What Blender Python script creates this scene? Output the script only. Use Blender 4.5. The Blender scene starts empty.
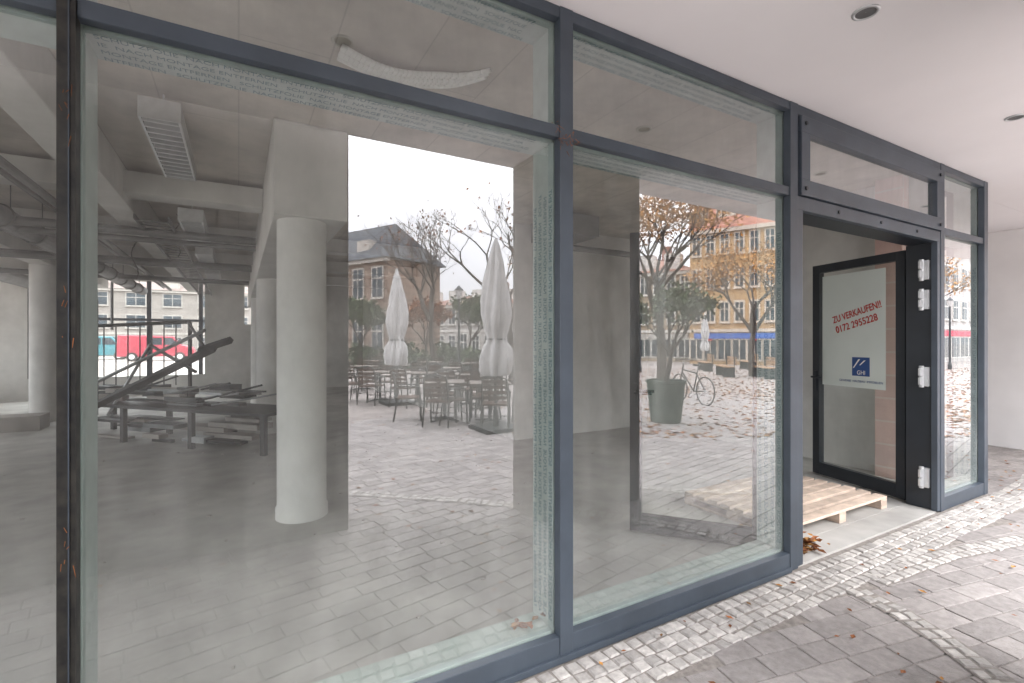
import bpy, math, random
from mathutils import Vector, Matrix
random.seed(7)
R=random.random
def U(a,b): return a+(b-a)*R()
sc=bpy.context.scene
col=sc.collection
# ------------------------------------------------------------------ survey helpers
CH=1.49; CD=1.9; F=485.0; AF=math.radians(60.6)
FW=(math.cos(AF),math.sin(AF)); RT=(FW[1],-FW[0])
def W(px,depth):
    u=(px-512)/F
    return (depth*(FW[0]+RT[0]*u), depth*(FW[1]+RT[1]*u)-CD)
def M(px,depth):
    x,y=W(px,depth); return (x,-y)
# ------------------------------------------------------------------ mesh builder
class MB:
    def __init__(s): s.v=[];s.f=[];s.m=[];s.t=[]
    def add(s,vs,fs,mi=0,t=None,X=None):
        o=len(s.v)
        if X is not None: vs=[tuple(X@Vector(v)) for v in vs]
        s.v+= [tuple(v) for v in vs]
        if t is None: t=R()
        for f in fs: s.f.append(tuple(i+o for i in f)); s.m.append(mi); s.t.append(t)
    def box(s,x0,x1,y0,y1,z0,z1,mi=0,X=None,t=None):
        vs=[(x0,y0,z0),(x1,y0,z0),(x1,y1,z0),(x0,y1,z0),(x0,y0,z1),(x1,y0,z1),(x1,y1,z1),(x0,y1,z1)]
        s.add(vs,[(0,3,2,1),(4,5,6,7),(0,1,5,4),(1,2,6,5),(2,3,7,6),(3,0,4,7)],mi,t,X)
    def stone(s,cx,cy,a,b,ang,z0,z1,mi=0,bev=.006,t=None,tilt=0.0,jit=0.0):
        c,sn=math.cos(ang),math.sin(ang)
        def p(x,y,z): return (cx+c*x-sn*y, cy+sn*x+c*y, z)
        tx,ty=U(-tilt,tilt),U(-tilt,tilt)
        J=[(U(-jit,jit),U(-jit,jit)) for _ in range(4)]
        sg=[(-1,-1),(1,-1),(1,1),(-1,1)]
        A=[p(q[0]*a+J[i][0],q[1]*b+J[i][1],z0) for i,q in enumerate(sg)]
        B=[p(q[0]*a+J[i][0],q[1]*b+J[i][1],z1-bev+tx*q[0]*a+ty*q[1]*b) for i,q in enumerate(sg)]
        C=[p(q[0]*(a-bev)+J[i][0],q[1]*(b-bev)+J[i][1],z1+tx*q[0]*a+ty*q[1]*b) for i,q in enumerate(sg)]
        fs=[]
        for i in range(4):
            j=(i+1)%4
            fs.append((i,j,4+j,4+i)); fs.append((4+i,4+j,8+j,8+i))
        fs.append((8,9,10,11))
        s.add(A+B+C,fs,mi,t)
    def tube(s,p0,p1,r0,r1=None,n=8,mi=0,cap=True,t=None):
        if r1 is None: r1=r0
        p0=Vector(p0);p1=Vector(p1);d=(p1-p0)
        if d.length<1e-6: return
        d.normalize(); a=Vector((0,0,1)) if abs(d.z)<.9 else Vector((1,0,0))
        e1=d.cross(a).normalized(); e2=d.cross(e1)
        vs=[];fs=[]
        for k in range(n):
            an=2*math.pi*k/n; o=e1*math.cos(an)+e2*math.sin(an)
            vs.append(p0+o*r0)
        for k in range(n):
            an=2*math.pi*k/n; o=e1*math.cos(an)+e2*math.sin(an)
            vs.append(p1+o*r1)
        for k in range(n):
            j=(k+1)%n; fs.append((k,j,n+j,n+k))
        if cap: fs.append(tuple(range(n-1,-1,-1))); fs.append(tuple(range(n,2*n)))
        s.add(vs,fs,mi,t)
    def path(s,pts,r,n=8,mi=0):
        for a,b in zip(pts[:-1],pts[1:]): s.tube(a,b,r,r,n,mi)
    def lathe(s,prof,c=(0,0,0),n=24,mi=0,rf=None,cap=False):
        vs=[];fs=[]
        for i,(r,z) in enumerate(prof):
            for k in range(n):
                an=2*math.pi*k/n; q=r*(rf(an,z) if rf else 1)
                vs.append((c[0]+q*math.cos(an),c[1]+q*math.sin(an),c[2]+z))
        for i in range(len(prof)-1):
            for k in range(n):
                j=(k+1)%n; fs.append((i*n+k,i*n+j,(i+1)*n+j,(i+1)*n+k))
        if cap:
            fs.append(tuple(range(n-1,-1,-1))); fs.append(tuple(range((len(prof)-1)*n,len(prof)*n)))
        s.add(vs,fs,mi)
    def ring(s,c,rad,r,axis='y',n=28,m=6,mi=0):
        pts=[]
        for k in range(n+1):
            a=2*math.pi*k/n
            if axis=='y': pts.append((c[0]+rad*math.cos(a),c[1],c[2]+rad*math.sin(a)))
            else: pts.append((c[0]+rad*math.cos(a),c[1]+rad*math.sin(a),c[2]))
        s.path(pts,r,m,mi)
    def mesh(s,name,mats,smooth=False):
        me=bpy.data.meshes.new(name); me.from_pydata(s.v,[],s.f)
        for m in mats: me.materials.append(m)
        me.polygons.foreach_set('material_index',s.m)
        at=me.attributes.new('tint','FLOAT','FACE'); at.data.foreach_set('value',s.t)
        if smooth: me.polygons.foreach_set('use_smooth',[True]*len(s.f))
        me.update(); return me
    def obj(s,name,mats,parent=None,loc=(0,0,0),rz=0,smooth=False,bevel=0):
        if not isinstance(mats,(list,tuple)): mats=[mats]
        o=bpy.data.objects.new(name,s.mesh(name,mats,smooth)); col.objects.link(o)
        o.location=loc; o.rotation_euler=(0,0,rz)
        if parent: o.parent=parent
        if bevel:
            b=o.modifiers.new('bev','BEVEL'); b.width=bevel; b.segments=2; b.limit_method='ANGLE'
        return o
def inst(name,me,loc,rz=0,parent=None,sc_=1):
    o=bpy.data.objects.new(name,me); col.objects.link(o); o.location=loc; o.rotation_euler=(0,0,rz); o.scale=(sc_,)*3
    if parent:o.parent=parent
    return o
def empty(name,loc=(0,0,0)):
    o=bpy.data.objects.new(name,None); col.objects.link(o); o.location=loc; return o
def B(name,r,mat,parent=None,bevel=0):
    m=MB(); m.box(*r); return m.obj(name,mat,parent,bevel=bevel)
# ------------------------------------------------------------------ materials
def mat(name,c,rough=.6,metal=0,var=.15,scale=4,bump=0,bscale=60,tint=0,c2=None,detail=3,spec=.5,dirt=0):
    m=bpy.data.materials.new(name); m.use_nodes=True; nt=m.node_tree; N=nt.nodes; L=nt.links
    b=N['Principled BSDF']; b.inputs['Roughness'].default_value=rough; b.inputs['Metallic'].default_value=metal
    b.inputs['Specular IOR Level'].default_value=spec
    tc=N.new('ShaderNodeTexCoord')
    no=N.new('ShaderNodeTexNoise'); no.inputs['Scale'].default_value=scale; no.inputs['Detail'].default_value=detail
    L.new(tc.outputs['Object'],no.inputs['Vector'])
    rp=N.new('ShaderNodeMapRange'); rp.inputs[1].default_value=.3; rp.inputs[2].default_value=.7; rp.inputs[3].default_value=0; rp.inputs[4].default_value=1
    L.new(no.outputs[0],rp.inputs[0])
    mx=N.new('ShaderNodeMix'); mx.data_type='RGBA'
    L.new(rp.outputs[0],mx.inputs[0])
    lo=tuple(x*(1-var) for x in c)+(1,); hi=(tuple(min(1,x*(1+var)) for x in c)+(1,)) if c2 is None else tuple(c2)+(1,)
    mx.inputs[6].default_value=lo; mx.inputs[7].default_value=hi
    out=mx.outputs[2]
    if tint:
        at=N.new('ShaderNodeAttribute'); at.attribute_name='tint'
        mr=N.new('ShaderNodeMapRange'); mr.inputs[3].default_value=1-tint; mr.inputs[4].default_value=1+tint
        L.new(at.outputs['Fac'],mr.inputs[0])
        vm=N.new('ShaderNodeVectorMath'); vm.operation='SCALE'; L.new(out,vm.inputs[0]); L.new(mr.outputs[0],vm.inputs['Scale']); out=vm.outputs[0]
    if dirt:
        n3=N.new('ShaderNodeTexNoise'); n3.inputs['Scale'].default_value=scale*.23; n3.inputs['Detail'].default_value=5; n3.inputs['Roughness'].default_value=.7
        L.new(tc.outputs['Object'],n3.inputs['Vector'])
        m3=N.new('ShaderNodeMapRange'); m3.inputs[1].default_value=.35; m3.inputs[2].default_value=.65; m3.inputs[3].default_value=1-dirt; m3.inputs[4].default_value=1
        L.new(n3.outputs[0],m3.inputs[0])
        v3=N.new('ShaderNodeVectorMath'); v3.operation='SCALE'; L.new(out,v3.inputs[0]); L.new(m3.outputs[0],v3.inputs['Scale']); out=v3.outputs[0]
    L.new(out,b.inputs['Base Color'])
    if bump:
        n2=N.new('ShaderNodeTexNoise'); n2.inputs['Scale'].default_value=bscale; n2.inputs['Detail'].default_value=2
        L.new(tc.outputs['Object'],n2.inputs['Vector'])
        bp=N.new('ShaderNodeBump'); bp.inputs['Strength'].default_value=bump; bp.inputs['Distance'].default_value=.01
        L.new(n2.outputs[0],bp.inputs['Height']); L.new(bp.outputs[0],b.inputs['Normal'])
    return m
def brickmat(name,c1,c2,mortar,bw,bh,ms=.01,rough=.8,rot=(0,0,0),bump=.3,offset=.5,var=.5,ns=.6):
    m=bpy.data.materials.new(name); m.use_nodes=True; nt=m.node_tree; N=nt.nodes; L=nt.links
    b=N['Principled BSDF']; b.inputs['Roughness'].default_value=rough
    tc=N.new('ShaderNodeTexCoord'); mp=N.new('ShaderNodeMapping'); mp.inputs['Rotation'].default_value=rot
    L.new(tc.outputs['Object'],mp.inputs[0])
    br=N.new('ShaderNodeTexBrick'); br.inputs['Color1'].default_value=(*c1,1); br.inputs['Color2'].default_value=(*c2,1); br.inputs['Mortar'].default_value=(*mortar,1)
    br.inputs['Scale'].default_value=1; br.inputs['Brick Width'].default_value=bw; br.inputs['Row Height'].default_value=bh; br.inputs['Mortar Size'].default_value=ms
    br.offset=offset
    L.new(mp.outputs[0],br.inputs['Vector'])
    no=N.new('ShaderNodeTexNoise'); no.inputs['Scale'].default_value=ns; no.inputs['Detail'].default_value=6; no.inputs['Roughness'].default_value=.65; L.new(tc.outputs['Object'],no.inputs['Vector'])
    mr=N.new('ShaderNodeMapRange'); mr.inputs[1].default_value=.3; mr.inputs[2].default_value=.7; mr.inputs[3].default_value=1-var*.5; mr.inputs[4].default_value=1+var*.5
    L.new(no.outputs[0],mr.inputs[0])
    vm=N.new('ShaderNodeVectorMath'); vm.operation='SCALE'; L.new(br.outputs['Color'],vm.inputs[0]); L.new(mr.outputs[0],vm.inputs['Scale'])
    L.new(vm.outputs[0],b.inputs['Base Color'])
    if bump:
        bp=N.new('ShaderNodeBump'); bp.inputs['Strength'].default_value=bump; bp.inputs['Distance'].default_value=.01; bp.invert=True
        L.new(br.outputs['Fac'],bp.inputs['Height']); L.new(bp.outputs[0],b.inputs['Normal'])
    return m
def glassmat(name,base=.17,edge=.75,tint=(.915,.945,.92),dust=.05,dustcol=(.77,.775,.75),pw=3.0,low=0):
    m=bpy.data.materials.new(name); m.use_nodes=True; nt=m.node_tree; N=nt.nodes; L=nt.links
    N.remove(N['Principled BSDF']); out=N['Material Output']
    lw=N.new('ShaderNodeLayerWeight'); lw.inputs['Blend'].default_value=.5
    pwn=N.new('ShaderNodeMath'); pwn.operation='POWER'; L.new(lw.outputs['Facing'],pwn.inputs[0]); pwn.inputs[1].default_value=pw
    ma=N.new('ShaderNodeMath'); ma.operation='MULTIPLY_ADD'; L.new(pwn.outputs[0],ma.inputs[0]); ma.inputs[1].default_value=edge; ma.inputs[2].default_value=base; ma.use_clamp=True
    tr=N.new('ShaderNodeBsdfTransparent'); tr.inputs[0].default_value=(*tint,1)
    gl=N.new('ShaderNodeBsdfGlossy'); gl.inputs['Roughness'].default_value=0.0; gl.inputs['Color'].default_value=(.98,.98,1,1)
    mx=N.new('ShaderNodeMixShader'); L.new(ma.outputs[0],mx.inputs[0]); L.new(tr.outputs[0],mx.inputs[1]); L.new(gl.outputs[0],mx.inputs[2])
    df=N.new('ShaderNodeBsdfDiffuse'); df.inputs[0].default_value=(*dustcol,1)
    tc=N.new('ShaderNodeTexCoord'); mp=N.new('ShaderNodeMapping'); mp.inputs['Scale'].default_value=(3,3,.7); mp.inputs['Rotation'].default_value=(0,.12,0); L.new(tc.outputs['Object'],mp.inputs[0])
    no=N.new('ShaderNodeTexNoise'); no.inputs['Scale'].default_value=1.9; no.inputs['Detail'].default_value=6; no.inputs['Roughness'].default_value=.7; L.new(mp.outputs[0],no.inputs['Vector'])
    mr=N.new('ShaderNodeMapRange'); mr.inputs[1].default_value=.42; mr.inputs[2].default_value=.75; mr.inputs[3].default_value=dust*.3; mr.inputs[4].default_value=dust*2.6
    L.new(no.outputs[0],mr.inputs[0])
    fac=mr.outputs[0]
    if low:
        sx=N.new('ShaderNodeSeparateXYZ'); L.new(tc.outputs['Object'],sx.inputs[0])
        ml=N.new('ShaderNodeMapRange'); ml.interpolation_type='SMOOTHSTEP'; ml.inputs[1].default_value=1.3; ml.inputs[2].default_value=.1; ml.inputs[3].default_value=0; ml.inputs[4].default_value=low
        L.new(sx.outputs[2],ml.inputs[0]); ad=N.new('ShaderNodeMath'); ad.operation='ADD'; L.new(fac,ad.inputs[0]); L.new(ml.outputs[0],ad.inputs[1]); fac=ad.outputs[0]
    m2=N.new('ShaderNodeMixShader'); L.new(fac,m2.inputs[0]); L.new(mx.outputs[0],m2.inputs[1]); L.new(df.outputs[0],m2.inputs[2])
    L.new(m2.outputs[0],out.inputs[0])
    return m
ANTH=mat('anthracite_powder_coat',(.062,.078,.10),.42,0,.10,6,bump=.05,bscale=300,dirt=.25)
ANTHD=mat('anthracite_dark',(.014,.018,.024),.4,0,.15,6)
BLACK=mat('black_gasket',(.006,.007,.008),.5,0,.6,30,c2=(.03,.027,.022),detail=6)
FILM=mat('protective_film',(.40,.47,.45),.45,0,.12,9)
FILMTXT=mat('film_print',(.07,.17,.20),.5)
GLASS=glassmat('shop_glass',base=.20,edge=.85,dust=.045,low=.06)
GLASS2=glassmat('door_glass',base=.09,edge=.6,dust=.04,low=.05)
GLASS3=glassmat('far_leaf_glass',base=.035,edge=.5,dust=.03)
WGLASS=glassmat('rear_glass',base=.08,edge=.6,dust=.02,tint=(.93,.95,.94))
SOFF=mat('soffit_render',(.90,.868,.875),.9,0,.02,1.5,bump=.1,bscale=220,dirt=.03)
PLAS=mat('white_plaster',(.83,.815,.81),.9,0,.04,2,bump=.15,bscale=120,dirt=.06)
PIER=mat('arcade_plaster',(.35,.325,.305),.9,0,.1,2,bump=.2,bscale=100)
INTW=mat('interior_plaster',(.68,.665,.64),.9,0,.08,2.5,dirt=.24,detail=6)
CONC=mat('column_concrete',(.75,.74,.72),.8,0,.08,3,bump=.15,bscale=50,dirt=.2,detail=6)
FLOOR=mat('screed_floor',(.49,.475,.45),.7,0,.18,2.2,bump=.15,bscale=30,dirt=.32,detail=7)
PAVER=mat('granite_paver',(.315,.288,.275),.85,0,.14,25,bump=.5,bscale=120,tint=.15,dirt=.18)
SETT=mat('granite_sett',(.45,.425,.40),.85,0,.18,30,bump=.5,bscale=90,tint=.22,dirt=.12)
MORT=mat('joint_sand',(.25,.225,.205),.95,0,.25,30,bump=.5,bscale=200)
ALU=mat('brushed_aluminium',(.62,.63,.64),.35,.7,.06,20)
WOOD=mat('pallet_wood',(.54,.43,.35),.8,0,.22,8,bump=.3,bscale=60,tint=.22)
STEEL=mat('dark_steel',(.035,.038,.04),.5,.4,.2,6)
GALV=mat('galvanised_steel',(.26,.27,.275),.45,.6,.2,6,tint=.4)
DUCT=mat('grey_service_duct',(.14,.14,.14),.55,.3,.2,6)
WHITE=mat('white_plastic',(.82,.82,.80),.5,0,.05,5)
CLOTH=mat('parasol_canvas',(.50,.49,.48),.9,0,.1,6,bump=.3,bscale=30)
LEAFA=mat('autumn_leaf',(.22,.075,.022),.8,0,.4,12,tint=.5)
LEAFY=mat('yellow_leaf',(.34,.16,.035),.8,0,.4,12,tint=.5)
LEAFG=mat('green_leaf',(.045,.065,.022),.8,0,.4,12,tint=.5)
BARK=mat('bark',(.055,.042,.034),.9,0,.3,8)
POT=mat('green_planter_glaze',(.018,.042,.030),.55,0,.15,5)
RED=mat('red_print',(.50,.02,.012),.5)
NAVY=mat('navy_print',(.02,.07,.24),.4)
PAPER=mat('poster_film',(.66,.72,.68),.5,0,.05,2)
DGLASS=mat('window_glass_dark',(.035,.045,.055),.08,0,.4,.6)
CEIL=brickmat('formwork_concrete',(.52,.475,.415),(.48,.44,.385),(.39,.355,.31),2.6,.5,.005,.85,bump=.08,var=.5,rot=(0,0,math.radians(90)),ns=1.6)
PLAZA=brickmat('plaza_paving',(.29,.255,.235),(.235,.205,.19),(.165,.145,.13),.42,.21,.012,.85,rot=(0,0,math.radians(-11)),bump=.3,var=.6)
BRICKP=brickmat('pink_brick',(.62,.42,.375),(.57,.40,.36),(.60,.50,.46),.25,.08,.01,.85,rot=(math.radians(90),0,math.radians(90)))
# ------------------------------------------------------------------ ground
g=MB(); g.add([(-400,-400,-.014),(400,-400,-.014),(400,400,-.014),(-400,400,-.014)],[(0,1,2,3)]); g.obj('plaza_ground',PLAZA)
pv=MB(); ang=math.radians(-11); c,s_=math.cos(ang),math.sin(ang)
rh=.135
for j in range(-54,40):
    x=-9+U(0,.3)
    while x<14:
        L_=random.choice([.18,.22,.26,.26,.32]); xm=x+L_/2; ym=j*rh
        X_=c*xm-s_*ym+2; Y_=s_*xm+c*ym-1.2; x+=L_
        lim=-.37 if X_<6.3 else 4
        if -4<X_<11.5 and -7.5<Y_<lim: pv.stone(X_,Y_,L_/2-.003,rh/2-.003,ang,-.03,U(-.0012,.0012),bev=.0035,tilt=.004)
pv.obj('stone_paving',PAVER)
bed=MB(); bed.add([(-4,-7.5,-.006),(11.5,-7.5,-.006),(11.5,4,-.006),(6.5,4,-.006),(6.5,-.0,-.006),(-4,-.0,-.006)],[(0,1,2,3,4,5)])
bed.obj('paving_joint_bed',MORT)
cb=MB()
def setts(poly,rows,size,zt=.004):
    for (a,b) in zip(poly[:-1],poly[1:]):
        L_=math.dist(a,b); n=max(1,int(L_/(size*1.06))); an=math.atan2(b[1]-a[1],b[0]-a[0])
        for r in range(rows):
            off=(r-(rows-1)/2)*size*1.04; k=U(0,.5)
            for i in range(n):
                t=(i+k*.5+.25)/n
                px=a[0]+(b[0]-a[0])*t-math.sin(an)*off+U(-.004,.004); py=a[1]+(b[1]-a[1])*t+math.cos(an)*off+U(-.004,.004)
                cb.stone(px,py,size*U(.44,.51),size*U(.44,.50),an+U(-.08,.08),-.03,zt+U(-.002,.003),mi=0,bev=.007,tilt=.015,jit=.004)
cb.box(-4,6.6,-.36,-.064,-.03,-.003,mi=1)
setts([(-4,-.215),(6.6,-.215)],4,.070)
setts([(6.6,-.215),(7.4,-.16),(8.3,.0),(9.4,.3)],4,.070)
A_=[(3.22,-.38),(3.16,-.62),(3.06,-.85),(2.9,-1.10),(2.65,-1.45),(2.3,-1.8),(1.8,-2.3),(1.1,-2.9),(0.2,-3.6)]
Bl=[(3.45,-.38),(3.8,-.40),(4.3,-.44),(5.1,-.60),(5.9,-.88),(6.8,-1.35),(7.6,-2.0)]
Cl=[(4.4,-1.1),(3.8,-1.5),(3.4,-2.0),(3.1,-2.8),(3.0,-3.6)]
for P_ in (A_,Bl,Cl):
    for a,b in zip(P_[:-1],P_[1:]):
        an=math.atan2(b[1]-a[1],b[0]-a[0]); ox,oy=-math.sin(an)*.075,math.cos(an)*.075
        cb.add([(a[0]+ox,a[1]+oy,.003),(a[0]-ox,a[1]-oy,.003),(b[0]-ox,b[1]-oy,.003),(b[0]+ox,b[1]+oy,.003)],[(0,1,2,3)],1)
    setts(P_,2,.066,zt=.008)
cb.obj('cobblestone_strip',[SETT,MORT])
# ------------------------------------------------------------------ shop building
shop=empty('shop_building')
B('interior_floor',(-6,6.3,.19,14.6,-.05,.012),FLOOR,shop)
B('door_threshold_floor',(3.2,5.3,-.03,.188,-.05,.010),FLOOR,shop)
B('arcade_soffit',(-8,12,-1.9,.18,3.052,3.40),SOFF,shop)
B('arcade_soffit_side',(6.48,12,.182,6,3.052,3.40),SOFF,shop)
B('interior_ceiling',(-8,6.47,.182,15,3.26,3.40),CEIL,shop)
B('upper_storeys',(-8,12,-1.898,15,3.402,9.5),PLAS,shop)
lw_=MB(); lw_.box(-6.3,-6,.0,14.9,-.02,.9); lw_.box(-6.3,-6,.0,14.9,2.9,3.258)
for y in (0,3.0,6.6,10.2,14.3): lw_.box(-6.3,-6,y,y+.6,.9,2.9)  # unseen wall; its openings are added to let more daylight into the hall
lw_.obj('side_wall_light_openings',INTW,shop)
B('end_wall',(9.4,9.7,-.6,6,-.02,3.05),PLAS,shop)
B('far_rear_wall_upper',(-5.998,3.6,14.6,14.9,3.15,3.258),INTW,shop)
B('partition_wall',(3.6,6.3,4.4,4.6,.013,3.258),INTW,shop)
B('partition_return',(3.6,3.8,4.602,14.6,.013,3.258),INTW,shop)
B('side_wall',(6.3,6.40,.80,4.6,-.02,3.258),INTW,shop)
B('brick_pier',(6.12,6.40,.55,.798,-.02,3.258),BRICKP,shop)
B('arcade_pillar',(2.14,3.31,-1.88,-1.5,-.02,3.05),PIER,shop,bevel=.01)
B('arcade_pier',(-1.5,.76,-2.5,-2.08,-.02,3.4),PIER,shop,bevel=.01)
B('arcade_pillar_far',(7.4,8.3,-1.88,-1.6,-.02,3.05),PIER,shop,bevel=.01)
rw=MB(); rw.box(-5.998,-4.6,14.6,14.9,.013,3.149); rw.box(-4.6,-.85,14.6,14.9,.013,.55); rw.box(-.85,.15,14.6,14.9,.013,3.149)
rw.box(.15,.85,14.6,14.9,.013,2.0); rw.box(.85,3.6,14.6,14.9,.013,3.149); rw.obj('rear_wall',INTW,shop)
rf=MB()
x=-4.55
while x<-.8: rf.box(x-.05,x+.05,14.62,14.7,.55,3.149); x+=1.2
rf.box(-4.6,-.85,14.63,14.69,2.05,2.12); rf.box(.15,.85,14.63,14.69,2.5,2.55); rf.box(.47,.53,14.62,14.7,2.0,3.149)
rf.obj('rear_window_frame',ANTH,shop)
rg=MB(); rg.add([(-4.6,14.72,.55),(-.85,14.72,.55),(-.85,14.72,3.149),(-4.6,14.72,3.149)],[(0,1,2,3)]); rg.obj('rear_glass',WGLASS,shop)
bm_=MB()
bm_.box(-1.25,-1.0,.5,14.5,2.90,3.258); bm_.box(-3.3,-3.0,.5,14.5,2.9,3.258)
bm_.box(.24,.80,2.35,14.5,2.50,3.257)
for y in (4.2,6.6,9.0,11.6): bm_.box(-5.99,.238,y,y+.28,2.98,3.2)
for y in (6.6,9.0,11.6): bm_.box(.802,3.59,y,y+.28,2.98,3.2)
bm_.obj('ceiling_beam',INTW,shop,bevel=.008)
for (X_,Y_,r,zt) in [(.47,2.58,.195,2.5),(.45,7.0,.2,2.5),(.45,11,.2,2.5),(-3.15,5.2,.2,2.9),(-3.15,10.2,.2,2.9)]:
    m=MB(); m.lathe([(r+.012,.012),(r+.012,.10),(r,.105),(r,2.3),(r,zt)],(X_,Y_,0),32); m.obj('concrete_column',CONC,smooth=True)
pp=MB()
for (yy,zz,r) in ((5.3,2.80,.05),(5.5,2.74,.035),(5.62,2.86,.03),(7.9,2.78,.06),(8.2,2.86,.03),(10.5,2.8,.05)): pp.tube((-5.99,yy,zz),(.2,yy,zz),r,r,10)
pp.tube((-2.2,.6,2.82),(-2.2,14,2.82),.11,.11,14); pp.tube((-2.55,.6,2.92),(-2.55,14,2.92),.05,.05,12); pp.tube((-4.2,.6,2.85),(-4.2,14,2.85),.14,.14,14); pp.tube((-1.6,.6,2.88),(-1.6,14,2.88),.035,.035,8); pp.tube((-1.75,.6,2.93),(-1.75,14,2.93),.025,.025,8)
for y in range(1,14):
    pp.ring((-2.2,y+.2,2.82),.12,.012,'y',16,5)
    for x in (-2.2,-4.2): pp.tube((x,y+.5,2.82),(x,y+.5,3.259),.006,.006,5)
for x in (-.98,-.68): pp.box(x,x+.012,4.6,14.4,2.80,2.86)
for k in range(40): y=4.7+k*.24; pp.box(-.967,-.681,y,y+.03,2.81,2.82)
pp.tube((3.8,3.6,2.80),(6.2,3.6,2.80),.045,.045,12); pp.tube((3.8,3.8,2.85),(6.2,3.8,2.85),.03,.03,12)
pp.box(3.7,4.3,3.3,4.1,2.92,3.2)
pp.obj('ceiling_pipes',DUCT,shop,smooth=False)
hc=MB()
for (x,y,l) in ((-1.9,3.4,.7),(-2.7,4.9,1.0),(-.75,6.2,.6),(-3.6,3.4,.9),(-1.4,7.5,.8),(4.6,2.6,.35)):
    pts=[(x+.05*math.sin(i*.9),y+.04*math.cos(i*1.1),3.255-l*i/10) for i in range(11)]; hc.path(pts,.008,5)
hc.obj('hanging_cables',BLACK)
lv=MB(); 
lv.box(-.12,.12,-.7,.7,.06,.12,0)
lv.box(-.12,-.105,-.7,.7,-.02,.06,0); lv.box(.105,.12,-.7,.7,-.02,.06,0); lv.box(-.105,.105,-.7,-.69,-.02,.06,0); lv.box(-.105,.105,.69,.7,-.02,.06,0)
for k in range(13): y=-.64+k*.106; lv.box(-.105,.105,y,y+.02,-.02,.045,0)
for y in (-.5,.5): lv.tube((0,y,.12),(0,y,.26),.006,.006,5)
lm=lv.mesh('louvre_light_fixture',[ALU])
for y in (2.85,5.3,7.7,10.2): inst('louvre_light_fixture',lm,(-.47,y,2.86 if y>3 else 3.02))
cd=MB()
a=W(338,2.96);b=W(468,3.3)
for k in range(5):
    pts=[]
    for i in range(29):
        t=i/28; bend=max(0,t-.78)
        x=a[0]+(b[0]-a[0])*t+bend*.25; y=a[1]+(b[1]-a[1])*t+.10*math.sin(t*math.pi)-k*.034*(1-bend*2)-bend*bend*3.2
        z=3.22-.02*math.sin(t*math.pi*(1.2+.1*k))
        pts.append((x,y,z+.006*(k%2)))
    cd.path(pts,.0155,8)
cd.obj('conduit_bundle',WHITE,smooth=True)
# ------------------------------------------------------------------ glazed shopfront
sf=empty('glazed_shopfront')
of=MB(); Y0,Y1=-.045,.0
mull=[(-4.2,-4.12),(-2.36,-2.28),(1.300,1.375),(3.114,3.20),(5.345,5.42),(6.31,6.40)]
for a,b in mull: of.box(a,b,Y0-.004,Y1,0,3.05)
secs=[(-6.0,-4.2),(-4.12,-2.36),(-2.28,-.455),(-.413,1.3),(1.375,3.114),(5.42,6.31)]
for a,b in secs:
    of.box(a,b,Y0,Y1,0,.115); of.box(a,b,Y0+.004,Y1,2.44,2.497); of.box(a,b,Y0,Y1,2.995,3.05)
of.box(3.20,5.345,Y0,Y1,2.985,3.05); of.box(3.20,5.345,Y0,Y1,2.36,2.45)
of.box(3.20,3.262,Y0,Y1,.011,2.36); of.box(5.285,5.345,Y0,Y1,.011,2.36)
of.obj('outer_frame',ANTH,sf,bevel=.003)
B('base_sill',(-4.0,3.11,-.062,-.0455,.0,.03),ANTH,sf,bevel=.002)
cm=MB(); cm.box(-.455,-.413,-.050,.0,0,3.05); cm.obj('coupling_mullion',BLACK,sf)
cm=MB(); cm.box(-.4295,-.4265,-.054,-.0505,0,3.05); cm.obj('coupling_beads',ANTH,sf)
fl=MB(); fx0,fx1,fz0,fz1=3.215,5.33,2.455,2.978
fl.box(fx0,fx1,-.064,-.002,fz0,fz0+.105); fl.box(fx0,fx1,-.064,-.002,fz1-.11,fz1)
fl.box(fx0,fx0+.10,-.064,-.002,fz0+.105,fz1-.11); fl.box(fx1-.10,fx1,-.064,-.002,fz0+.105,fz1-.11)
fl.obj('fanlight_frame',ANTH,sf,bevel=.004)
kn=MB()
for x in (3.26,5.285):
    for z in (2.5,2.93): kn.tube((x,-.066,z),(x,-.075,z),.014,.012,12)
for x in (3.7,4.3,4.9): kn.tube((x,-.047,2.405),(x,-.052,2.405),.012,.012,12)
kn.obj('fanlight_caps',ANTHD,sf)
inn=MB()
for a,b in mull: inn.box(a-.004,b+.004,.006,.185,0,3.05)
inn.box(-.459,-.409,.006,.185,0,3.05)
for a,b in [(-6,-4.21),(-4.11,-2.37),(-2.27,-.459),(-.409,1.296),(1.379,3.11),(5.424,6.306)]:
    inn.box(a,b,.006,.183,0,.125); inn.box(a,b,.006,.183,2.43,2.50); inn.box(a,b,.006,.183,2.985,3.05)
inn.obj('inner_frame',FILM,sf,bevel=.002)
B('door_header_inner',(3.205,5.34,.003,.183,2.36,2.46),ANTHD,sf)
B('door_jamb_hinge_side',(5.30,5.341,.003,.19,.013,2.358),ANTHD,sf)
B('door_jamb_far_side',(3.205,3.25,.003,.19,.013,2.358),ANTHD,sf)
gm=MB()
def pane(x0,x1,z0,z1,y=.003): gm.add([(x0,y,z0),(x1,y,z0),(x1,y,z1),(x0,y,z1)],[(0,1,2,3)])
for a,b in secs: pane(a-.01,b+.01,.11,2.445); pane(a-.01,b+.01,2.49,3.0)
pane(3.3,5.25,2.55,2.88,-.03)
gm.obj('window_glass',GLASS,sf)
rt=MB(); rt.box(6.335,6.397,.19,.25,0,3.05); rt.box(6.335,6.397,.25,.55,0,.115); rt.box(6.335,6.397,.25,.55,2.44,2.5); rt.box(6.335,6.397,.25,.55,2.99,3.05)
rt.obj('return_frame',ANTH,sf)
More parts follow.
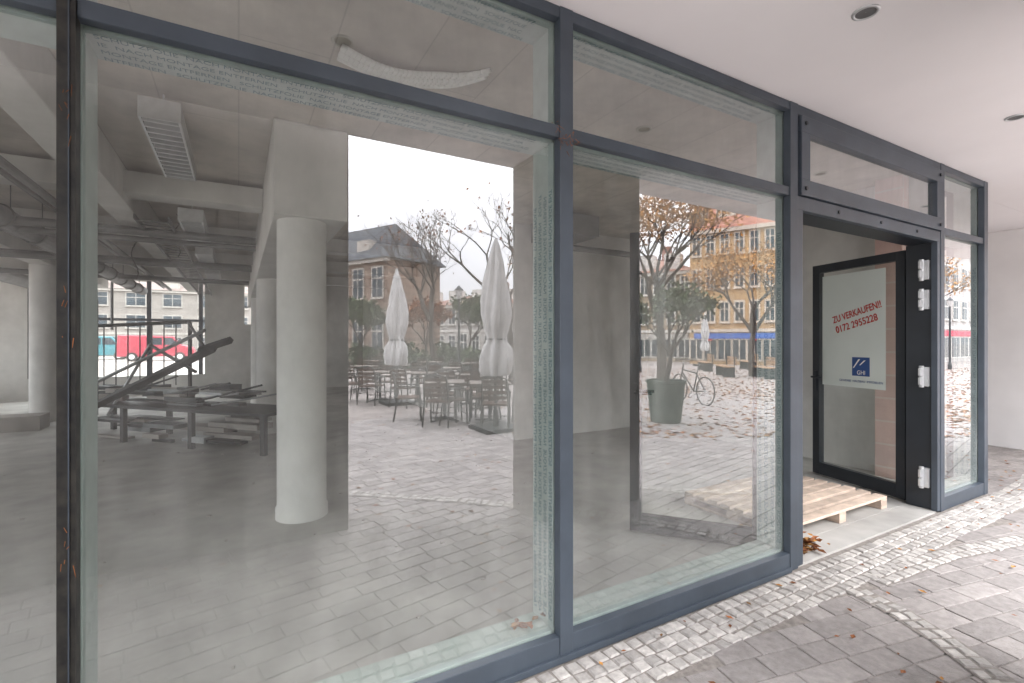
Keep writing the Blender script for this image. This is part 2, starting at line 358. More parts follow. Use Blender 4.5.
g2=MB(); g2.add([(6.365,.25,.1),(6.365,.55,.1),(6.365,.55,3.0),(6.365,.25,3.0)],[(0,1,2,3)]); g2.obj('return_glass',GLASS2,sf)
wb=MB()
for (cx,cz,n) in ((1.335,2.42,26),(1.335,2.475,12)):
    for i in range(n):
        p=Vector((cx+random.gauss(0,.035),-.056,cz+random.gauss(0,.018))); q=p+Vector((U(-.03,.03),U(-.012,0),U(-.03,.02))); wb.tube(p,q,.0013,.0006,4,0)
for (cz,n) in ((2.2,8),(1.6,5),(.9,6),(2.7,5)):
    for i in range(n):
        p=Vector((-.434+random.gauss(0,.008),-.056,cz+random.gauss(0,.05))); q=p+Vector((U(-.008,.008),U(-.008,0),U(-.04,.02))); wb.tube(p,q,.0012,.0006,4,0)
wb.obj('plant_debris_on_frame',LEAFA,sf)
def text(name,body,size,origin,xd,yd,m,parent,ax='LEFT',xs=1.0,ext=.0003,off=0):
    cu=bpy.data.curves.new(name,'FONT'); cu.body=body; cu.size=size; cu.align_x=ax; cu.extrude=ext; cu.offset=off; cu.materials.append(m)
    o=bpy.data.objects.new(name,cu); col.objects.link(o)
    X_=Vector(xd).normalized(); Y_=Vector(yd).normalized(); Z_=X_.cross(Y_)
    mt=Matrix.Identity(4)
    for i in range(3): mt[i][0]=X_[i]*xs; mt[i][1]=Y_[i]; mt[i][2]=Z_[i]; mt[i][3]=origin[i]
    o.parent=parent; o.matrix_basis=mt; return o
ft='SCHUTZFOLIE  NACH MONTAGE ENTFERNEN   '
for xm in (1.2955,3.1095,6.3055):
    for k,yy in enumerate((.03,.075,.12,.165)):
        text('film_text',(ft*6)[k*7:k*7+ (105)],.034,(xm-.0012,yy+.008,.16),(0,0,1),(0,-1,0),FILMTXT,sf)
for (xa,n) in ((-.39,82),(1.40,82)):
    for k,yy in enumerate((.03,.075,.12,.165)):
        text('film_text',(ft*6)[k*9:k*9+n],.034,(xa,yy+.012,2.4288),(1,0,0),(0,-1,0),FILMTXT,sf)
        text('film_text',(ft*6)[k*5:k*5+n],.034,(xa,yy+.012,2.9838),(1,0,0),(0,-1,0),FILMTXT,sf)
# ------------------------------------------------------------------ doors
def door(name,hinge,far,gmat):
    root=empty(name)
    h=Vector((*hinge,0)); f=Vector((*far,0)); d=(f-h); L_=d.length; d.normalize(); n=Vector((-d.y,d.x,0))
    X=Matrix(((d.x,n.x,0,h.x),(d.y,n.y,0,h.y),(0,0,1,0),(0,0,0,1)))
    m=MB(); z0,z1=.03,2.33; w=.085; t=.034
    m.box(0,w,-t,t,z0,z1,0,X); m.box(L_-w,L_,-t,t,z0,z1,0,X); m.box(w,L_-w,-t+.002,t-.002,z0,z0+.13,0,X); m.box(w,L_-w,-t+.002,t-.002,z1-w,z1,0,X)
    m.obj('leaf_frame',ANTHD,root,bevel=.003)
    q=MB(); q.add([(w-.01,0,z0+.12),(L_-w+.01,0,z0+.12),(L_-w+.01,0,z1-w+.01),(w-.01,0,z1-w+.01)],[(0,1,2,3)],0,None,X); q.obj('leaf_glass',gmat,root)
    q=MB()
    for sg in (-1,1):
        q.box(L_-.06,L_-.025,sg*t if sg>0 else -t-.012,(t+.012) if sg>0 else -t,.95,1.17,0,X)
        q.tube(X@Vector((L_-.042,sg*(t+.012),1.1)),X@Vector((L_-.042,sg*(t+.06),1.1)),.01,.01,10)
        q.tube(X@Vector((L_-.042,sg*(t+.055),1.1)),X@Vector((L_-.17,sg*(t+.055),1.1)),.011,.011,10)
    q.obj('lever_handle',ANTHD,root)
    return root,X,L_
HR=(5.36,.2);FR=(5.63,1.17)
dr,XR,LR=door('glass_door',HR,FR,GLASS2)
dl,XL,LL=door('glass_door',(3.24,.20),(2.66,.94),GLASS3)
q=MB(); q.box(LL-.075,LL-.02,-.05,-.0345,1.38,1.47,0,XL); q.obj('lock_cover',WHITE,dl)
hg=MB()
for z in (.29,1.18,1.86,2.12):
    hg.box(5.262,5.30,.01,.055,z-.085,z+.085); hg.tube((5.262,.06,z-.095),(5.262,.06,z+.095),.018,.018,14); hg.box(5.20,5.262,.045,.062,z-.07,z-.005); hg.box(5.20,5.262,.045,.062,z+.01,z+.075)
hg.obj('door_hinges',ALU,sf,bevel=.002)
sg=empty('for_sale_sign')
d=(Vector((*HR,0))-Vector((*FR,0))).normalized(); nn=d.cross(Vector((0,0,1))).normalized()
def LP(s,z,off=.004): 
    p=Vector((*HR,0))-d*s+nn*off; return (p.x,p.y,z)
def sheet(name,s0,s1,z0,z1,m,off):
    q=MB(); q.add([LP(s0,z0,off),LP(s1,z0,off),LP(s1,z1,off),LP(s0,z1,off)],[(0,1,2,3)]); return q.obj(name,m,sg)
sheet('poster_sheet',.20,.905,1.02,2.2,PAPER,.004)
ct,st=math.cos(math.radians(15)),math.sin(math.radians(15))
xd=d*ct+Vector((0,0,1))*st; yd=-d*st+Vector((0,0,1))*ct
text('sign_line_1','ZU VERKAUFEN!!',.100,LP(.50,1.755,.007),xd,yd,RED,sg,'CENTER',.72,.0006,.0012)
text('sign_line_2','0172 2955228',.100,LP(.50,1.640,.007),xd,yd,RED,sg,'CENTER',.82,.0006,.0012)
sheet('logo_square',.36,.55,1.14,1.33,NAVY,.006)
q=MB(); 
for (a,b,z0,z1) in ((.54,.46,1.22,1.31),(.47,.40,1.25,1.30)): q.add([LP(a,z0,.008),LP(a-.012,z0,.008),LP(b,z1,.008),LP(b+.02,z1,.008)],[(0,1,2,3)])
q.obj('logo_mark',WHITE,sg)
text('logo_text','GHI',.06,LP(.45,1.155,.008),d,(0,0,1),WHITE,sg,'CENTER',.9)
text('small_print','GEWERBE  HAUSBAU  IMMOBILIEN',.032,LP(.46,1.075,.007),d,(0,0,1),NAVY,sg,'CENTER',.95)
pl=MB()
for k in range(8): pl.box(3.55,5.02,.22+k*.125,.22+k*.125+.09,.10+U(-.003,.0),.122+U(-.003,.003))
for x in (3.55,4.24,4.92): pl.box(x,x+.10,.22,1.19,.078,.0965); 
for x in (3.55,4.24,4.92):
    for y in (.22,.65,1.09): pl.box(x,x+.10,y,y+.10,.035,.0775)
for x in (3.55,4.24,4.92): pl.box(x,x+.10,.22,1.19,.0135,.0345)
pl.obj('wooden_pallet',WOOD,bevel=.002)
for (X_,Y_) in ((.47,-.72),(2.59,-.72),(4.71,-.68),(6.9,-.68)):
    m=MB(); m.lathe([(.058,0),(.056,-.006),(.045,-.008),(.042,-.003)],(0,0,0),32,0); m.lathe([(.042,-.003),(.036,.0),(.001,.0)],(0,0,-.0015),32,1)
    m.obj('downlight',[ALU,DUCT],loc=(X_,Y_,3.0515),smooth=True)
# ------------------------------------------------------------------ clutter in the hall
def P3(px,py,dp): x,y=W(px,dp); return Vector((x,y,CH+(341.5-py)/F*dp))
sp=MB()
sp.tube(P3(80,413,7.2),P3(214,348,6.6),.06,.06,4,0); sp.tube(P3(200,350,6.6),P3(231,340,6.5),.05,.05,4,0)
sp.tube(P3(84,388,7.3),P3(205,330,6.8),.025,.025,6,1); sp.tube(P3(108,415,7.2),P3(150,345,7.2),.022,.022,6,1)
sp.tube(P3(150,345,7.2),P3(196,372,7.0),.022,.022,6,1); sp.tube(P3(96,326,7.4),P3(190,322,7.4),.03,.03,6,0); sp.tube(P3(96,300,7.4),P3(96,415,7.4),.03,.03,6,0)
sp.tube(P3(190,322,7.4),P3(190,400,7.4),.03,.03,6,0); sp.tube(P3(188,322,7.3),P3(206,350,7.0),.022,.022,6,1); sp.tube(P3(112,282,7.6),P3(112,330,7.6),.02,.02,6,1)
for k in range(7):
    px=104+k*12; sp.tube(P3(px,326-.3*k,7.4),P3(px,385,7.4),.009,.009,5,0)
sp.obj('steel_stair_railing',[STEEL,GALV])
a=W(66,7.6);b=W(272,6.3)
ax_=math.atan2(b[1]-a[1],b[0]-a[0]); Lw=math.dist(a,b); XW=Matrix.Translation((a[0],a[1],0))@Matrix.Rotation(ax_,4,'Z')
wt=MB()
wt.box(0,Lw,-.12,.68,.52,.56,0,XW)
for x in (.05,Lw*.33,Lw*.66,Lw-.12):
    for y in (-.08,.60): wt.box(x,x+.07,y,y+.06,.013,.52,0,XW)
for k in range(34):
    x=U(.0,Lw-.9);y=U(-.12,.5);z=.561+k*.006; wt.box(x,x+U(.2,.8),y,y+U(.04,.22),z,z+U(.02,.09),(0,0,1,0,2)[k%5],XW@Matrix.Rotation(U(-.03,.03),4,'Z'))
for k in range(20):
    x=U(0,Lw-1.0);y=U(-.1,.5);z=.013+k*.018; wt.box(x,x+U(.3,1.0),y,y+U(.05,.35),z,z+U(.02,.08),(0,2,1)[k%3],XW)
for k in range(8):
    x=U(0,Lw-.6); wt.tube(XW@Vector((x,U(-.1,.5),.60+k*.03)),XW@Vector((x+U(.5,1.2),U(-.1,.5),.62+U(0,.35))),.015,.015,6,k%2)
wt.obj('building_material_stack',[STEEL,GALV,PIER])
db=MB()
for k in range(9):
    x=U(-5.5,-3.5);y=U(5,10);h=U(.2,.8); db.box(x,x+U(.3,.9),y,y+U(.3,.8),.013,h)
db.obj('stacked_boxes',PIER)
rb=MB()
for k in range(160):
    x=U(-3.5,5.5);y=U(.4,6); s=U(.004,.014); rb.stone(x,y,s*U(.6,1.6),s,U(0,3),.011,.012+s*.6,bev=s*.2,jit=s*.3)
rb.obj('floor_rubble',PIER)
# ------------------------------------------------------------------ outdoor furniture
def chair_mesh():
    m=MB(); 
    for sx in (-1,1):
        m.path([(sx*.24,-.24,0),(sx*.23,-.22,.44),(sx*.24,-.20,.66),(sx*.24,.18,.67)],.016,6,0)
        m.path([(sx*.23,.27,0),(sx*.22,.20,.44),(sx*.20,.27,.88)],.016,6,0)
    m.path([(-.20,.27,.88),(-.1,.29,.92),(.1,.29,.92),(.20,.27,.88)],.014,6,0)
    m.box(-.23,.23,-.23,.21,.43,.46,1)
    for k in range(4): z=.54+k*.09; y=.215+(z-.46)*.13; m.box(-.2,.2,y,y+.012,z,z+.055,1)
    m.tube((-.22,-.22,.2),(.22,-.22,.2),.009,.009,6,0)
    return m.mesh('cafe_chair',[BLACK,mat('chair_slats',(.06,.024,.013),.8,0,.3,10,spec=.2)])
def table_mesh():
    m=MB(); m.box(-.37,.37,-.37,.37,.725,.75,0); m.tube((0,0,.03),(0,0,.725),.03,.03,12,1)
    for k in range(4):
        a=k*math.pi/2+math.pi/4; m.tube((0,0,.06),(.36*math.cos(a),.36*math.sin(a),.015),.022,.014,8,1)
    m.box(-.2,.2,-.02,.02,.70,.724,1)
    return m.mesh('cafe_table',[mat('table_laminate',(.13,.105,.09),.7,0,.15,5,spec=.2),STEEL])
cmsh=chair_mesh(); tmsh=table_mesh()
for (px,dp) in ((362,15),(380,12.2),(398,15.5),(418,11.8),(445,9.2),(447,14.0),(468,11.4),(490,9.0),(492,13.3),(372,19),(430,18),(470,17)):
    x,y=M(px,dp); rz=U(-.25,.25)+math.radians(30); inst('cafe_table',tmsh,(x,y,-.012),rz)
    for k in range(4):
        if R()<.22: continue
        a=rz+k*math.pi/2+U(-.15,.15); rr=U(.55,.78)
        inst('cafe_chair',cmsh,(x-rr*math.sin(a),y+rr*math.cos(a),-.012),a+U(-.25,.25))
def parasol(x,y,h=3.25,ph=0):
    root=empty('closed_parasol',(x,y,-.012))
    m=MB(); m.tube((0,0,0),(0,0,h-.1),.03,.03,12); m.box(-.35,.35,-.35,.35,.0,.07); m.tube((0,0,.07),(0,0,.35),.045,.045,12); m.obj('pole',STEEL,root)
    m=MB(); prof=[(.19,.93),(.22,1.0),(.23,1.2),(.215,1.38),(.15,1.5),(.14,1.58),(.18,1.7),(.215,1.95),(.20,2.2),(.165,2.5),(.12,2.8),(.07,h-.15),(.025,h-.02),(.001,h+.02)]
    m.lathe(prof,(0,0,0),48,0,lambda a,z:(1+.24*math.cos(7*a+z*1.5+ph)*(1 if z<h-.3 else .3)+.13*math.sin(3*a+z*3+ph)+.06*math.sin(2*a-z*5)))
    m.obj('folded_canopy',CLOTH,root,smooth=True)
    m=MB(); m.ring((0,0,1.54),.155,.014,'z'); m.obj('strap',STEEL,root)
parasol(*M(397,11.7)); parasol(*M(496,8.2),ph=1.7); parasol(*M(12,11),ph=3); parasol(*M(705,30))
def lamp(x,y,h=3.4):
    root=empty('street_lamp',(x,y,-.012)); m=MB(); m.lathe([(.09,0),(.09,.25),(.05,.35),(.04,h-.5),(.05,h-.42)],n=16); m.obj('post',STEEL,root)
    m=MB(); m.lathe([(.06,h-.42),(.14,h-.15),(.15,h-.1)],n=8); m.obj('lantern_glass',CLOTH,root)
    m=MB(); m.lathe([(.18,h-.1),(.08,h),(.001,h+.08)],n=8); m.obj('lantern_cap',STEEL,root)
lamp(*M(459,17)); lamp(*M(640,24)); lamp(*M(950,26),3.8)
def tree(name,x,y,h,spread,leafmat,nleaf,leafsize,seed,z0=-.01,levels=5,trunkr=None,first=.28,scat=.03):
    rnd=random.Random(seed); m=MB(); tips=[]
    tr=trunkr or h*.016
    def grow(p,d,l,r,lv):
        n=3; q=p
        for k in range(n):
            d2=(d+Vector((rnd.uniform(-1,1),rnd.uniform(-1,1),rnd.uniform(-.4,.6)))*.18).normalized()
            q2=q+d2*(l/n); m.tube(q,q2,r*(1-.25*k/n),r*(1-.25*(k+1)/n),6 if lv>2 else 3,0,False); q=q2;d=d2
            if lv<=2: tips.append((q.copy(),lv))
        if lv==0: return
        nb=rnd.choice([2,3,3]) if lv<levels else 4
        for b in range(nb):
            a=rnd.uniform(0,6.28); sp=rnd.uniform(.45,.95)*spread
            o=Vector((math.cos(a),math.sin(a),0)); dd=(d+o*sp+Vector((0,0,.12))).normalized()
            grow(q,dd,l*rnd.uniform(.62,.85),r*.56,lv-1)
    base=Vector((0,0,0)); grow(base,Vector((0,0,1)),h*first,tr,levels)
    zm=max(t[0].z for t in tips); k=h/zm
    root=empty(name,(x,y,z0)); o=m.obj('trunk_and_limbs',BARK,root); o.scale=(k,k,k)
    lf=MB()
    if nleaf:
        for i in range(nleaf):
            t=rnd.choice(tips)[0]*k+Vector((rnd.gauss(0,1),rnd.gauss(0,1),rnd.gauss(0,1)))*h*scat
            a=Vector((rnd.uniform(-1,1),rnd.uniform(-1,1),rnd.uniform(-1,1))).normalized(); b=a.orthogonal().normalized(); s=leafsize*rnd.uniform(.6,1.3)
            lf.add([t-a*s,t+b*s*.5,t+a*s,t-b*s*.5],[(0,1,2,3)],0,rnd.random())
        lf.obj('foliage',leafmat,root)
    return root
px,py=M(666,9.0)
pr=tree('potted_tree',px,py,1.9,.75,LEAFG,1500,.045,5,z0=.62,levels=5,first=.18,trunkr=.03,scat=.035)
m=MB(); m.lathe([(.24,-.63),(.27,-.6),(.345,.10),(.365,.11),(.365,.16),(.33,.16),(.32,.08),(.001,.07)],n=36); m.obj('planter',POT,pr,smooth=False)
tree('autumn_tree',*M(662,15),6.3,1.1,LEAFY,4200,.055,11,levels=6,first=.18)
tree('autumn_tree',*M(752,21),6.2,1.0,LEAFY,3200,.065,14,levels=6,first=.2)
tree('bare_tree',*M(435,25),8.0,.85,LEAFA,300,.07,21,levels=6,first=.22)
tree('bare_tree',*M(512,17),6.6,.95,LEAFA,200,.07,27,levels=6,first=.22)
tree('leafy_tree',*M(14,9.5),6.5,1.0,LEAFG,9000,.09,31,levels=6,first=.2)
tree('leafy_tree',*M(-60,12),8,1.0,LEAFG,9000,.10,32,levels=6,first=.2)
tree('leafy_tree',*M(360,27),4.0,1.0,LEAFG,3000,.12,33,levels=5,first=.22)
tree('leafy_tree',*M(425,29),4.0,1.0,LEAFA,2500,.12,36,levels=5,first=.22)
tree('leafy_tree',*M(468,33),4.6,1.0,LEAFG,2500,.12,35,levels=5,first=.22)
tree('autumn_tree',*M(575,26),8,.95,LEAFY,2000,.09,41,levels=6,first=.24)
tree('autumn_tree',*M(905,34),8,.95,LEAFY,1500,.09,43,levels=6,first=.24)
tree('leafy_tree',-10,20,7,1.0,LEAFG,5000,.14,51,levels=6,first=.2)
tree('leafy_tree',-14,27,8,1.0,LEAFG,5000,.14,52,levels=6,first=.2)
hd=MB()
p0=M(350,28);p1=M(520,26)
for i in range(5000):
    t=R(); x=p0[0]+(p1[0]-p0[0])*t+random.gauss(0,.4); y=p0[1]+(p1[1]-p0[1])*t+random.gauss(0,.5); z=U(0,1.0+.35*math.sin(t*23)+.2*math.sin(t*57))
    a=Vector((U(-1,1),U(-1,1),U(-1,1))).normalized(); b=a.orthogonal(); s=U(.06,.14); v=Vector((x,y,z)); hd.add([v-a*s,v+b*s*.6,v+a*s,v-b*s*.6],[(0,1,2,3)])
hd.obj('hedge',LEAFG)
def bicycle(x,y,rz):
    m=MB()
    for cx in (-.52,.52):
        m.ring((cx,0,.34),.33,.017,'y',28,6,0)
        for k in range(10):
            a=k*math.pi*.2; m.tube((cx,0,.34),(cx+.32*math.cos(a),0,.34+.32*math.sin(a)),.003,.003,4,1)
        m.tube((cx,-.04,.34),(cx,.04,.34),.02,.02,8,1)
    F_=[((-.52,0,.34),(-.08,0,.30)),((-.08,0,.30),(-.22,0,.80)),((-.52,0,.34),(-.19,0,.72)),((-.08,0,.30),(.36,0,.72)),((-.19,0,.74),(.34,0,.80)),((.52,0,.34),(.34,0,.95))]
    for a,b in F_: m.tube(a,b,.016,.016,8,2)
    m.tube((-.22,0,.8),(-.25,0,.92),.013,.013,6,1); m.box(-.38,-.14,-.07,.07,.92,.96,0)
    m.tube((.34,0,.95),(.32,0,1.03),.013,.013,6,1); m.path([(.2,-.28,1.04),(.32,-.18,1.05),(.33,.18,1.05),(.2,.28,1.04)],.012,6,0)
    m.ring((-.08,0,.30),.09,.008,'y',16,5,1); m.tube((-.08,-.06,.30),(.02,-.08,.16),.01,.01,6,1); m.tube((-.08,.06,.30),(-.18,.08,.44),.01,.01,6,1)
    m.tube((-.08,0,.38),(-.52,0,.40),.006,.006,4,1); m.tube((-.08,0,.22),(-.52,0,.28),.006,.006,4,1)
    m.obj('bicycle',[BLACK,ALU,BLACK],loc=(x,y,-.012),rz=rz)
bicycle(*M(692,11.8),math.radians(-75))
bn=MB()
for k in range(4): bn.box(-.9,.9,-.22+k*.11,-.13+k*.11,.42,.46,0)
for k in range(3): bn.box(-.9,.9,.24,.27,.52+k*.12,.61+k*.12,0)
for sx in (-.7,.7): bn.box(sx-.03,sx+.03,-.22,.22,0,.419,1); bn.box(sx-.03,sx+.03,.20,.238,0,.86,1)
bme=bn.mesh('park_bench',[mat('bench_wood',(.30,.18,.10),.8,0,.2,8),STEEL])
for px_,dp in ((725,21),(765,20),(748,26),(705,25)): inst('park_bench',bme,(*M(px_,dp),-.012),math.radians(-40)+U(-.3,.3))
fl_=MB()
def leaf(x,y,s,z=.006):
    a=U(0,6.28); dx,dy=math.cos(a)*s,math.sin(a)*s; ex,ey=-dy*.55,dx*.55; h=U(.1,.5)*s
    fl_.add([(x-dx,y-dy,z+h*.6),(x+ex,y+ey,z+h),(x+dx,y+dy,z+h*.4),(x-ex,y-ey,z+h*.8),(x,y,z)],[(0,1,4),(1,2,4),(2,3,4),(3,0,4)],0 if R()<.7 else 1)
for i in range(190): leaf(U(1.2,9.2),U(-1.9,-.1),U(.010,.026),.009)
for i in range(110): leaf(U(5.5,9.3),U(-1.2,.4),U(.012,.03),.009)
for i in range(500): leaf(U(-3,12),U(-8,-1.8),U(.02,.04),-.002)
for i in range(11000):
    px_=U(520,1000); dp=7.5+R()**1.3*20; x,y=M(px_,dp); leaf(x,y,U(.03,.07),-.01)
for i in range(90):
    leaf(3.48+random.gauss(0,.08),.07+random.gauss(0,.035),U(.02,.045),.02+abs(random.gauss(0,.04)))
for i in range(14): leaf(1.20+random.gauss(0,.04),.08+random.gauss(0,.02),U(.015,.035),.13+U(0,.03))
fl_.obj('fallen_leaves',[LEAFA,LEAFY])
# ------------------------------------------------------------------ surrounding buildings
def building(name,p0,p1,h,floors,cols,wallc,roofc,dep=10,roofh=2.0,shops=False,trim=(.6,.58,.54),accent=(.05,.12,.35),var=.1,brick=False,roof='hip',awn=None,chim=True):
    a=Vector((*p0,0));b=Vector((*p1,0)); d=(b-a).normalized(); y=Vector((-d.y,d.x,0))
    if y.dot((a+b)/2)<0: a,b=b,a; d=-d; y=-y
    L_=(b-a).length
    root=empty(name,(a.x,a.y,-.014)); root.rotation_euler=(0,0,math.atan2(d.y,d.x))
    wm=brickmat(name+'_wall',wallc,tuple(c_*.65 for c_ in wallc),tuple(c_*1.15 for c_ in wallc),.5,.22,.02,.9,rot=(math.radians(90),0,0)) if brick else mat(name+'_wall',wallc,.9,0,var,.8,dirt=.15)
    rm=mat(name+'_roof',roofc,.8,0,.2,3); tm=mat(name+'_trim',trim,.7)
    m=MB(); m.box(0,L_,0,dep,0,h); m.obj('walls',wm,root)
    m=MB(); o=.35
    if roof=='hip':
        k=min(L_,dep)*.38
        m.add([(-o,-o,h),(L_+o,-o,h),(L_+o,dep+o,h),(-o,dep+o,h),(k,dep/2,h+roofh),(L_-k,dep/2,h+roofh)],[(0,1,5,4),(1,2,5),(2,3,4,5),(3,0,4),(3,2,1,0)])
    else:
        m.add([(-.1,-.1,h+.02),(L_+.1,-.1,h+.02),(L_+.1,dep,h+.02),(-.1,dep,h+.02),(.1,.9,h+roofh),(L_-.1,.9,h+roofh),(L_-.1,dep,h+roofh),(.1,dep,h+roofh)],[(0,1,5,4),(1,2,6,5),(2,3,7,6),(3,0,4,7),(4,5,6,7)])
    m.obj('roof',rm,root)
    m=MB(); m.box(-.2,L_+.2,-.25,-.002,h-.25,h-.001); 
    fh=h/floors; cw=L_/cols; g_=MB(); fr=MB()
    if floors>1: m.box(0,L_,-.08,-.002,fh-.1,fh+.1)
    m.obj('cornice',tm,root)
    for j in range(floors):
        for i in range(cols):
            cx=(i+.5)*cw; ww=cw*.25; z0=j*fh+fh*.28; z1=j*fh+fh*.82
            if j==0 and shops: ww=cw*.42; z0=.35; z1=fh*.72
            elif j==0 and i==cols//2: z0=.02; z1=2.2
            fr.box(cx-ww-.1,cx+ww+.1,-.06,-.003,z0-.1,z1+.12,0); g_.box(cx-ww,cx+ww,-.075,-.061,z0,z1)
            fr.box(cx-.03,cx+.03,-.09,-.076,z0,z1,0)
            if not(j==0 and shops): fr.box(cx-ww,cx+ww,-.089,-.0755,z0+(z1-z0)*.62,z0+(z1-z0)*.67,0); fr.box(cx-ww-.14,cx+ww+.14,-.16,-.061,z0-.16,z0-.101,0)
    fr.obj('window_frames',tm,root); g_.obj('windows',DGLASS,root)
    if shops:
        m=MB(); m.box(.3,L_-.3,-.12,-.002,fh*.76,fh*.92); m.obj('shop_fascia',mat(name+'_fascia',accent,.5),root)
        if awn: 
            m=MB(); 
            for i in range(0,cols,3): m.box(i*cw+.3,i*cw+cw-.3,-.9,-.13,fh*.70,fh*.75)
            m.obj('awnings',mat(name+'_awn',awn,.8),root)
    if roofh>1.5:
        m=MB()
        for i in range(1,cols,2):
            cx=(i+.5)*cw; m.box(cx-.6,cx+.6,.35,1.6,h+.2,h+1.45)
        m.obj('dormers',tm,root)
        if chim: m=MB(); m.box(L_*.3,L_*.3+.7,dep*.4,dep*.4+.7,h,h+roofh+.9); m.obj('chimney',mat(name+'_ch',(.3,.15,.11),.9),root)
building('stone_house',M(300,36),M(388,31),6.9,2,5,(.24,.17,.13),(.065,.07,.08),roofh=2.9,dep=5,brick=True,trim=(.42,.38,.34),chim=False)
building('white_house',M(424,48),M(520,44),5.0,2,8,(.45,.43,.40),(.25,.13,.10),roofh=1.6)
building('apartment_building',M(590,40),M(692,36),6.8,3,8,(.40,.31,.22),(.28,.13,.09),roofh=1.8,shops=True,accent=(.4,.38,.35))
building('apartment_building',M(690,33),M(812,29),8.9,4,8,(.46,.29,.14),(.38,.17,.12),roofh=1.9,shops=True,accent=(.03,.10,.38),roof='mansard',awn=(.5,.04,.04),trim=(.52,.44,.36))
building('commercial_building',M(814,30),M(930,34),8.4,3,10,(.50,.42,.36),(.30,.16,.13),roofh=1.4,shops=True,accent=(.45,.05,.05))
building('commercial_building',M(931,34),M(1010,44),10.0,4,10,(.50,.47,.45),(.2,.2,.2),roofh=1.0,shops=True,accent=(.5,.04,.08))
building('brick_building',M(-160,34),M(90,36),8.0,3,12,(.25,.19,.15),(.12,.10,.10),roofh=2.5,brick=True)
building('townhouse',M(92,46),M(285,46),7.5,3,12,(.45,.42,.38),(.15,.12,.11),roofh=2.2)
building('rear_building',(-30,62),(8,62),7,3,12,(.22,.20,.185),(.15,.11,.10),roofh=2,trim=(.3,.28,.26))
def van(x,y,rz,c_):
    root=empty('parked_van',(x,y,-.012)); root.rotation_euler=(0,0,rz)
    prof=[(-2.4,.35),(2.35,.35),(2.45,.75),(2.3,1.05),(1.55,1.25),(1.05,1.92),(-2.35,1.98),(-2.42,.8)]
    m=MB(); n=len(prof); vs=[(p[0],-.92,p[1]) for p in prof]+[(p[0],.92,p[1]) for p in prof]
    m.add(vs,[tuple(range(n)),tuple(range(2*n-1,n-1,-1))]+[(i,n+i,n+(i+1)%n,(i+1)%n) for i in range(n)])
    m.obj('body',mat('van_paint',c_,.35),root,bevel=.06)
    m=MB()
    for sy in (-1,1):
        y0,y1=(-.935,-.925) if sy<0 else (.925,.935)
        m.add([(.45,y0,1.25),(1.4,y0,1.25),(1.0,y0,1.78),(.45,y0,1.78)],[(0,1,2,3)]); m.box(-.6,.35,y0,y1,1.25,1.78)
    m.add([(1.60,-.8,1.27),(1.60,.8,1.27),(1.12,.75,1.88),(1.12,-.75,1.88)],[(0,1,2,3)])
    m.obj('windows',DGLASS,root)
    m=MB()
    for cx in (-1.5,1.5):
        for sy in (-.95,.75): m.tube((cx,sy,.34),(cx,sy+.2,.34),.34,.34,24,0); m.tube((cx,sy-.01,.34),(cx,sy+.21,.34),.19,.19,16,1)
    m.obj('wheels',[BLACK,ALU],root)
van(*W(158,38),0,(.30,.03,.05)); van(*W(98,40),0,(.04,.16,.19))
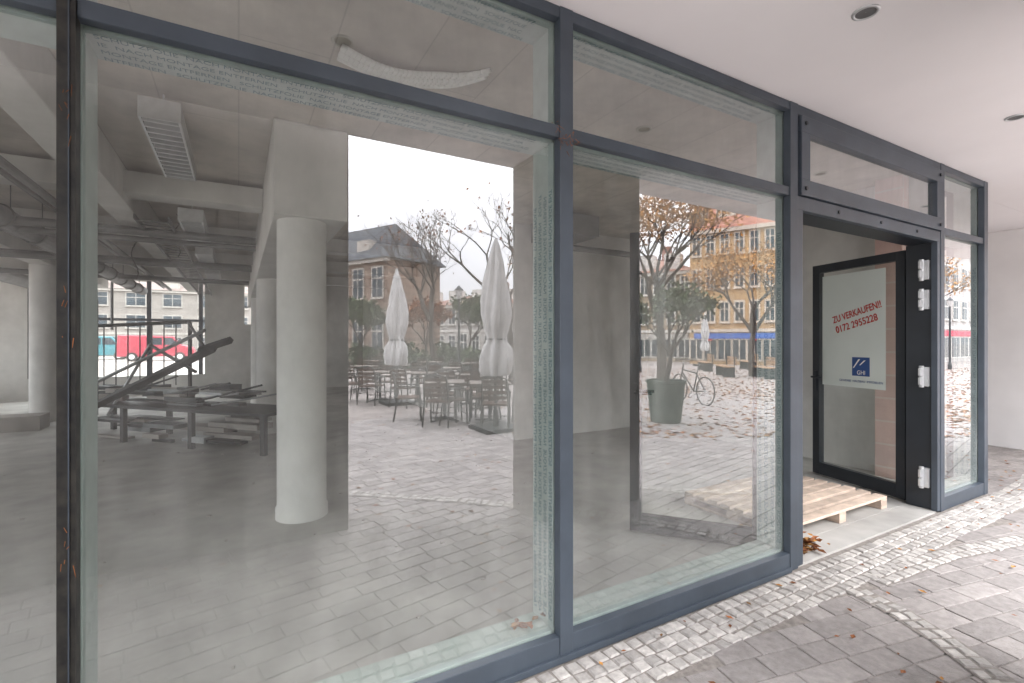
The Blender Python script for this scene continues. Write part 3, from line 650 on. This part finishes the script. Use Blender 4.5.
# ------------------------------------------------------------------ world (overcast: zenith about 3x the horizon) + soft sun
w=bpy.data.worlds.new("World"); sc.world=w; w.use_nodes=True; N=w.node_tree.nodes; L=w.node_tree.links
bg=N['Background']; sky=N.new('ShaderNodeTexSky'); sky.sky_type='NISHITA'; sky.sun_disc=False
SD=Vector((.35,-.8,.75)).normalized()
sky.sun_elevation=math.asin(SD.z); sky.sun_rotation=math.atan2(SD.x,SD.y); sky.dust_density=4; sky.air_density=1.0
hs=N.new('ShaderNodeHueSaturation'); hs.inputs['Saturation'].default_value=.25; L.new(sky.outputs[0],hs.inputs['Color'])
tc=N.new('ShaderNodeTexCoord'); sx=N.new('ShaderNodeSeparateXYZ'); L.new(tc.outputs['Generated'],sx.inputs[0])
zr=N.new('ShaderNodeMapRange'); zr.inputs[1].default_value=0; zr.inputs[2].default_value=1; zr.inputs[3].default_value=.20; zr.inputs[4].default_value=1; L.new(sx.outputs[2],zr.inputs[0])
cl=N.new('ShaderNodeTexNoise'); cl.inputs['Scale'].default_value=2.2; cl.inputs['Detail'].default_value=3; L.new(tc.outputs['Generated'],cl.inputs['Vector'])
cr=N.new('ShaderNodeMapRange'); cr.inputs[1].default_value=.3; cr.inputs[2].default_value=.7; cr.inputs[3].default_value=.93; cr.inputs[4].default_value=1.07; L.new(cl.outputs[0],cr.inputs[0])
mm=N.new('ShaderNodeMath'); mm.operation='MULTIPLY'; L.new(zr.outputs[0],mm.inputs[0]); L.new(cr.outputs[0],mm.inputs[1])
vs_=N.new('ShaderNodeVectorMath'); vs_.operation='SCALE'; vs_.inputs[0].default_value=(95,96,100); L.new(mm.outputs[0],vs_.inputs['Scale'])
mx=N.new('ShaderNodeMix'); mx.data_type='RGBA'; mx.inputs[0].default_value=.9; L.new(hs.outputs[0],mx.inputs[6]); L.new(vs_.outputs[0],mx.inputs[7])
L.new(mx.outputs[2],bg.inputs[0]); bg.inputs[1].default_value=.15
sl=bpy.data.lights.new('sun','SUN'); sl.energy=1.5; sl.angle=math.radians(25); sl.color=(1,.965,.925)
so=bpy.data.objects.new('sun',sl); col.objects.link(so); so.rotation_euler=SD.to_track_quat('Z','Y').to_euler()
# ------------------------------------------------------------------ camera
cam=bpy.data.cameras.new('camera'); co=bpy.data.objects.new('camera',cam); col.objects.link(co); sc.camera=co
cam.sensor_width=36; cam.lens=F/1024*36; cam.clip_start=.02; cam.clip_end=1500
co.location=(0,-CD,CH); co.rotation_euler=(math.radians(90),0,AF-math.radians(90))
sc.view_settings.view_transform='Standard'; sc.view_settings.look='None'; sc.view_settings.exposure=0
